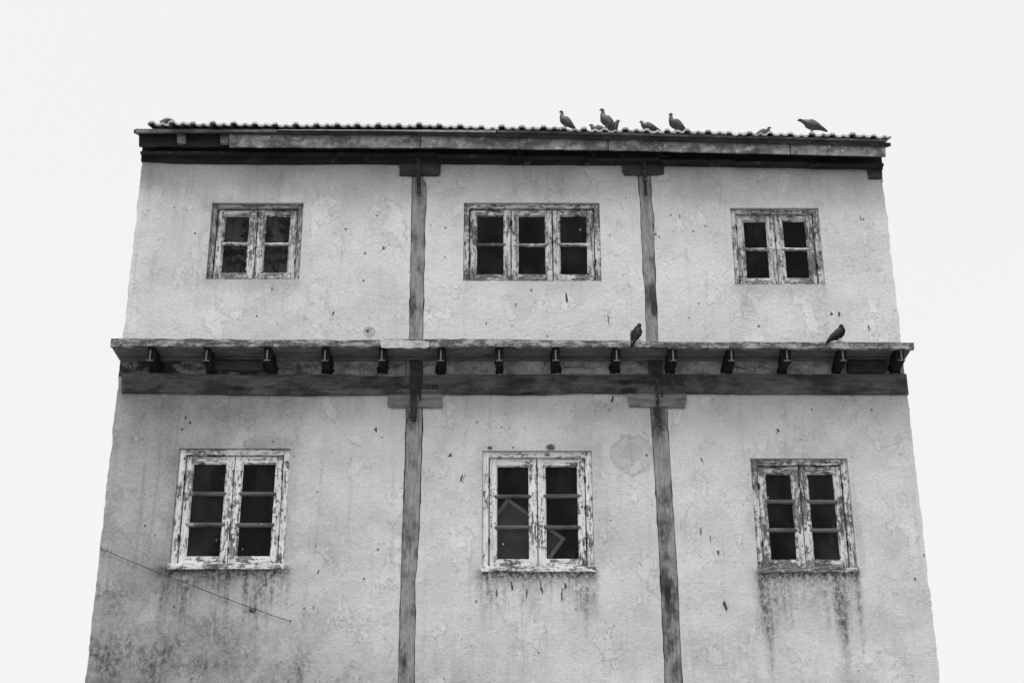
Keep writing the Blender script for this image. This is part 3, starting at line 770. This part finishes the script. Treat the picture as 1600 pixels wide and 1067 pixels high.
crack([(880, 573), (895, 575), (910, 573), (925, 576), (940, 573)], .006); crack([(985, 570), (996, 566), (1003, 569), (1012, 564)], .006)
crack([(480, 603), (500, 601), (540, 604), (590, 607)], .005, -.0385)
tag(link('bare_spots', bm, M['mark'], HOUSE), kind='stuff')

# ------------------------------------------------------------------ loose things
bm = bmesh.new()
c0 = at(120, 846, -.02); c1 = at(232, 888, -.02); c2 = at(330, 926, -.02); c3 = at(428, 962, -.02); c4 = at(560, 1004, -.02); c5 = at(622, 1022, -.02)
PC = [(XL + .0, -.02, at(150, 856, -.02)[1])] + [(c[0], -.02, c[1]) for c in (c1, c2, c3, at(452, 970, -.02))]
tube(bm, PC, .0038, 6)
CAB = link('cable', bm, M['cable'])
bm = bmesh.new(); hx_, hz_ = at(453, 970, -.02)
tube(bm, [(hx_, .02, hz_), (hx_, -.026, hz_), (hx_ + .01, -.032, hz_ + .014)], .006, 6); link('wall_hook', bm, M['iron'], CAB)
tag(CAB, 'thin dark cable slanting across the wall below the lower left window', 'cable')

def mud(px, py, r, label):
    x, z = at(px, py, -.02); bm = bmesh.new()
    bmesh.ops.create_icosphere(bm, subdivisions=3, radius=1)
    for v in bm.verts:
        d = 1 + .55 * noise.noise(v.co * 1.9 + Vector((px, 0, 0))) + .25 * noise.noise(v.co * 5)
        v.co = Vector((v.co.x * r * 1.25 * d, v.co.y * r * .7 * d, v.co.z * r * .8 * d))
    tag(link('mud_nest', bm, M['mud'], None, (x, -.01, z)), label, 'insect nest', 'mud nests by the lower middle window')
mud(860.5, 697.5, .040, 'largest mud lump stuck to the wall just above the lower middle window')
mud(855.5, 709.5, .026, 'small mud lump on the top frame of the lower middle window')
mud(765.5, 698.5, .022, 'tiny mud lump over the left end of the lower middle window')

# loose tiles heaped on the left end of the eave
bm = bmesh.new()
for i, (px, w_, rz) in enumerate(((260, .17, .30),)):
    x, z = at(px, 190, -.30); n = 7
    for a, b in zip(range(n), range(1, n + 1)):
        pass
    ring = []
    for s in (0, 1):
        rw = []
        for j in range(n + 1):
            u = j / n - .5; hh = .035 * math.cos(u * math.pi) + rz * u * .12
            rw.append((bm.verts.new((x + u * w_, -.34 + s * .3, z + hh + s * .1)), bm.verts.new((x + u * w_, -.34 + s * .3, z + hh - .016 + s * .1))))
        ring.append(rw)
    for j in range(n):
        bm.faces.new((ring[0][j][0], ring[0][j + 1][0], ring[1][j + 1][0], ring[1][j][0])); bm.faces.new((ring[0][j][1], ring[1][j][1], ring[1][j + 1][1], ring[0][j + 1][1]))
        bm.faces.new((ring[0][j][0], ring[0][j][1], ring[0][j + 1][1], ring[0][j + 1][0])); bm.faces.new((ring[1][j][0], ring[1][j + 1][0], ring[1][j + 1][1], ring[1][j][1]))
    for j in (0, n): bm.faces.new((ring[0][j][0], ring[1][j][0], ring[1][j][1], ring[0][j][1]))
link('verge_tile', bm, M['tile'], ROOF)

# picture frame leaning behind the lower middle window
YI = .16
A_, B_ = at(793, 777, YI), at(884, 841, YI)
bx = (B_[0] - A_[0], B_[1] - A_[1]); L = math.hypot(*bx); ux = (bx[0] / L, bx[1] / L); dn = (ux[1] * 1, -ux[0])
if dn[1] > 0: dn = (-dn[0], -dn[1])
Hh = 1.0
def fr(u, v): return (A_[0] + ux[0] * u + dn[0] * v, A_[1] + ux[1] * u + dn[1] * v)
PF = empty('board_frame', (fr(L / 2, Hh)[0], YI, fr(L / 2, Hh)[1]))
tag(PF, 'large framed grey board leaning at a slant behind the lower middle window', 'framed board')
off = -Vector(PF.location)
bm = bmesh.new(); e = .045
plate(bm, [fr(0, 0), fr(L, 0), fr(L, Hh), fr(0, Hh)], [[fr(e, e), fr(L - e, e), fr(L - e, Hh - e), fr(e, Hh - e)]], YI, YI + .03); bmesh.ops.translate(bm, verts=bm.verts, vec=off); link('rim', bm, M['frame_wood'], PF)
bm = bmesh.new(); plate(bm, [fr(e - .003, e - .003), fr(L - e + .003, e - .003), fr(L - e + .003, Hh - e + .003), fr(e - .003, Hh - e + .003)], [], YI + .01, YI + .02); bmesh.ops.translate(bm, verts=bm.verts, vec=off); link('board', bm, M['canvas'], PF)

# curtain and houseplants behind the upper left window
x0, x1, z0, z1 = RECT['UL']
bm = bmesh.new(); n = 60; cols = []
for i in range(n + 1):
    x = x0 + .06 + (x1 - x0 - .12) * i / n; y = .30 + .018 * math.sin(i * .9) + .01 * math.sin(i * 2.3)
    cols.append([bm.verts.new((x, y, z)) for z in (z0 + .05, z0 + .5, z1 - .04)])
for p, q in zip(cols, cols[1:]):
    for j in range(2): bm.faces.new((p[j], q[j], q[j + 1], p[j + 1]))
bmesh.ops.solidify(bm, geom=list(bm.faces), thickness=.004)
cu = link('curtain', bm, M['cloth'], smooth=True); tag(cu, 'grey cloth curtain hanging behind the upper left window', 'curtain')
def leafy(name, px, py, label, seed, H_):
    rr = random.Random(seed); bx_, bz_ = at(px, py, .22); root = empty(name, (bx_, .22, bz_)); tag(root, label, 'plant', 'houseplants inside the upper left window')
    bs, bl = bmesh.new(), bmesh.new()
    def leaf(p, d, s):
        d = d.normalized(); w = d.cross(Vector((0, 1, 0))).normalized()
        ps = [p, p + d * s * .35 + w * s * .33, p + d * s * .8 + w * s * .25, p + d * s * 1.1, p + d * s * .8 - w * s * .25, p + d * s * .35 - w * s * .33]
        vs = [bl.verts.new(q + Vector((0, rr.uniform(-.008, .008), 0))) for q in ps]; bl.faces.new(vs)
    for k in range(4):
        a = rr.uniform(-.55, .55); P = [Vector((0, 0, 0))]
        for i in range(6):
            P.append(P[-1] + Vector((math.sin(a) * H_ / 6, rr.uniform(-.008, .008), math.cos(a) * H_ / 6))); a += rr.uniform(-.35, .35)
        tube(bs, P, .006, 5)
        for i, p in enumerate(P[2:]):
            for s_ in (-1, 1):
                leaf(p, Vector((s_ * rr.uniform(.5, 1), 0, rr.uniform(-.1, .8))), rr.uniform(.08, .13))
    link('stem', bs, M['leaf'], root); link('leaves', bl, M['leaf'], root, normals=False)
    bp = bmesh.new(); tube(bp, [(0, 0, -.14), (0, 0, -.02), (0, 0, .0)], [.05, .07, .072], 14); link('pot', bp, M['canvas'], root)
leafy('houseplant', 372, 440, 'broad-leaved houseplant behind the left leaf of the upper left window', 3, .85)
leafy('houseplant', 432, 440, 'broad-leaved houseplant behind the right leaf of the upper left window', 11, .90)

# ------------------------------------------------------------------ pigeons
def pigeon(px, py, Y, label, group, yaw=180, pitch=0, neck='up', scale=1.0, z=None, puff=1.0, turn=0.0, dark=False):
    """faces +x before yaw; feet on the origin. neck: up, low, tucked or forward; turn swings the head sideways"""
    bxx, bz = at(px, py, Y)
    if z is not None: bz = z
    bz -= (.020 if dark else .012) * scale
    FE, NE, WI = (M['feather_dark'], M['neck_dark'], M['wing_dark']) if dark else (M['feather'], M['neck'], M['wing'])
    root = empty('pigeon', (bxx, Y, bz)); tag(root, label, 'pigeon', group)
    cp, sp_ = math.cos(math.radians(pitch)), math.sin(math.radians(pitch)); hip = Vector((0, 0, .095))
    def body(p): # pitch the trunk about the hips
        d = Vector(p) - hip; return hip + Vector((d.x * cp - d.z * sp_, d.y, d.x * sp_ + d.z * cp))
    trunk = [((-.205, 0, .062), .020, .004), ((-.16, 0, .070), .024, .007), ((-.115, 0, .080), .026, .014), ((-.075, 0, .092), .040, .032),
             ((-.03, 0, .104), .055, .050), ((.02, 0, .112), .060, .058), ((.06, 0, .125), .055, .055)]
    st = [(body(p), a * puff, b * puff) for p, a, b in trunk]
    sh = body((.085, 0, .142))
    tn = math.radians(turn)
    fwd = Vector((math.cos(tn), math.sin(tn), 0))
    if neck == 'up': nk = [(sh, .040, .040), (sh + Vector((.006, 0, .035)), .029, .030), (sh + Vector((.004, 0, .062)), .023, .024), (sh + Vector((.004, 0, .082)), .021, .022)]; hd = sh + Vector((.010, 0, .100))
    elif neck == 'forward': nk = [(sh, .040, .042), (sh + Vector((.026, 0, .012)), .030, .031), (sh + Vector((.046, 0, .024)), .023, .024), (sh + Vector((.058, 0, .030)), .020, .021)]; hd = sh + Vector((.072, 0, .036))
    elif neck == 'tucked': nk = [(sh, .046, .046), (sh + Vector((.0, 0, .026)), .038, .038), (sh + Vector((-.002, 0, .042)), .030, .030)]; hd = sh + Vector((.002, 0, .058))
    else: nk = [(sh, .042, .042), (sh + Vector((.014, 0, .022)), .031, .032), (sh + Vector((.020, 0, .040)), .024, .025)]; hd = sh + Vector((.028, 0, .054))
    st += nk
    st += [(hd - fwd * .004, .0215, .0215), (hd + fwd * .010 + Vector((0, 0, .003)), .020, .020), (hd + fwd * .020 + Vector((0, 0, .000)), .013, .014), (hd + fwd * .027 + Vector((0, 0, -.003)), .006, .007)]
    bm = bmesh.new(); seg = 16; rings = []
    C = [s[0] for s in st]
    for i, (c, ry, rz) in enumerate(st):
        d = (C[min(i + 1, len(C) - 1)] - C[max(i - 1, 0)]).normalized()
        sdv = Vector((0, 1, 0)); sdv = (sdv - d * sdv.dot(d)).normalized(); up = d.cross(sdv)
        rings.append([bm.verts.new(c + sdv * math.cos(a) * ry + up * math.sin(a) * rz) for a in [2 * math.pi * k / seg for k in range(seg)]])
    for i, (a, b) in enumerate(zip(rings, rings[1:])):
        for k in range(seg):
            f = bm.faces.new((a[k], a[(k + 1) % seg], b[(k + 1) % seg], b[k])); f.material_index = 1 if i >= 6 else 0; f.smooth = True
    bm.faces.new(rings[0]); bm.faces.new(rings[-1]).material_index = 1
    link('body', bm, [FE, NE], root)
    for s in (-1, 1):                                    # folded wings lying on the flanks
        bm = bmesh.new(); rows_ = []
        prof_ = [(.070, .120, .004, .015), (.055, .128, .050, .034), (.02, .128, .064, .043), (-.03, .120, .061, .038), (-.08, .106, .047, .028), (-.12, .092, .036, .018), (-.165, .078, .022, .009), (-.19, .071, .012, .004)]
        for x, zc, yw, hh in prof_:
            yw *= puff; ring = []
            for k in range(7):
                t_ = k / 6 * 2 - 1
                bulge = math.cos(t_ * 1.25)
                p = body((x, s * (yw * (.72 + .30 * bulge)), zc + hh * t_ * .95 + .006)); ring.append(bm.verts.new(p))
            inner = [bm.verts.new(body((x, s * yw * .55, zc + hh * t_ * .8 + .006))) for t_ in (.8, 0, -.8)]
            rows_.append(ring + inner)
        for a, b in zip(rows_, rows_[1:]):
            for k in range(10): bm.faces.new((a[k], a[(k + 1) % 10], b[(k + 1) % 10], b[k])).smooth = True
        bm.faces.new(rows_[0]); bm.faces.new(rows_[-1]); link('wing', bm, WI, root)
    bm = bmesh.new(); b0 = hd + fwd * .024 + Vector((0, 0, -.002)); tube(bm, [b0, b0 + fwd * .012 + Vector((0, 0, -.002)), b0 + fwd * .021 + Vector((0, 0, -.007))], [.0062, .0042, .001], 8)
    link('beak', bm, M['beak'], root)
    sdw = Vector((-fwd.y, fwd.x, 0))
    for s in (-1, 1):
        bm = bmesh.new(); bmesh.ops.create_uvsphere(bm, u_segments=8, v_segments=6, radius=.0042); bmesh.ops.translate(bm, verts=bm.verts, vec=hd + fwd * .010 + sdw * s * .0185 + Vector((0, 0, .005)))
        link('eye', bm, M['eye'], root, smooth=True)
    for s in (-1, 1):
        bm = bmesh.new(); y = s * .022
        tube(bm, [(-.012, y, .078), (-.004, y, .050), (0, y, .040), (.0, y, .026)], [.016, .010, .0042, .004], 8)
        for dx, dy in ((.034, 0), (.028, .018), (.028, -.018), (-.018, 0)): tube(bm, [(0, y, .026), (dx * .6, y + dy * .6, .026), (dx, y + dy, .022)], [.0038, .0032, .0015], 6)
        link('leg', bm, M['leg'], root)
    root.rotation_euler = (0, 0, math.radians(yaw)); root.scale = (scale,) * 3
    return root
GR, GL = 'pigeons on the roof edge', 'pigeons on the concrete ledge'
def roofz(px, Y):   # top of the tiles at depth Y
    x = at(px, 195, Y)[0]; return eave_z(x) + (Y - YE) * math.tan(PITCHR) + .075
def rp(px, Y, label, dz=0.0, **kw): return pigeon(px, 190, Y, label, GR, z=roofz(px, Y) + dz, **kw)
rp(884, -.22, 'upright pigeon facing left, first on the roof edge from the left', yaw=178, pitch=32, neck='up', scale=.98)
rp(948, -.24, 'tallest pigeon with long raised neck, facing left over the roof edge', yaw=180, pitch=36, neck='up', scale=1.12)
rp(936, .36, 'small pigeon mostly hidden behind the tiles just left of the tallest pigeon', yaw=175, pitch=5, neck='low')
rp(956, .24, 'pigeon head facing right behind the back of the tallest pigeon', yaw=10, pitch=24, neck='low', dz=.03)
rp(1013, .08, 'small pigeon squatting low on the tiles, facing left', yaw=176, pitch=10, neck='low', scale=.92, dz=.02)
rp(1056, -.20, 'plump ruffled pigeon standing on the roof edge above the right post', yaw=200, pitch=16, neck='up', scale=1.0, puff=1.12, turn=150)
rp(1190, .38, 'tiny pigeon head and back just showing over the tiles, facing right', yaw=-10, pitch=8, neck='low', scale=.9, dz=.025)
rp(1268, -.20, 'pigeon leaning forward to the left, last on the roof edge to the right', yaw=174, pitch=15, neck='forward', scale=1.08, dz=.035)
zl = slab_top_f
pigeon(996, 533, -PROJ + .04, 'dark pigeon standing upright with its back turned beside the right post', GL, dark=True, yaw=38, pitch=52, neck='low', scale=1.05, z=at(996, 532.5, -PROJ + .04)[1])
pigeon(1310, 534, -PROJ + .04, 'dark pigeon hunched with its head turned back near the ledge end', GL, dark=True, yaw=12, pitch=26, neck='tucked', scale=1.08, z=at(1310, 534, -PROJ + .04)[1], turn=120)
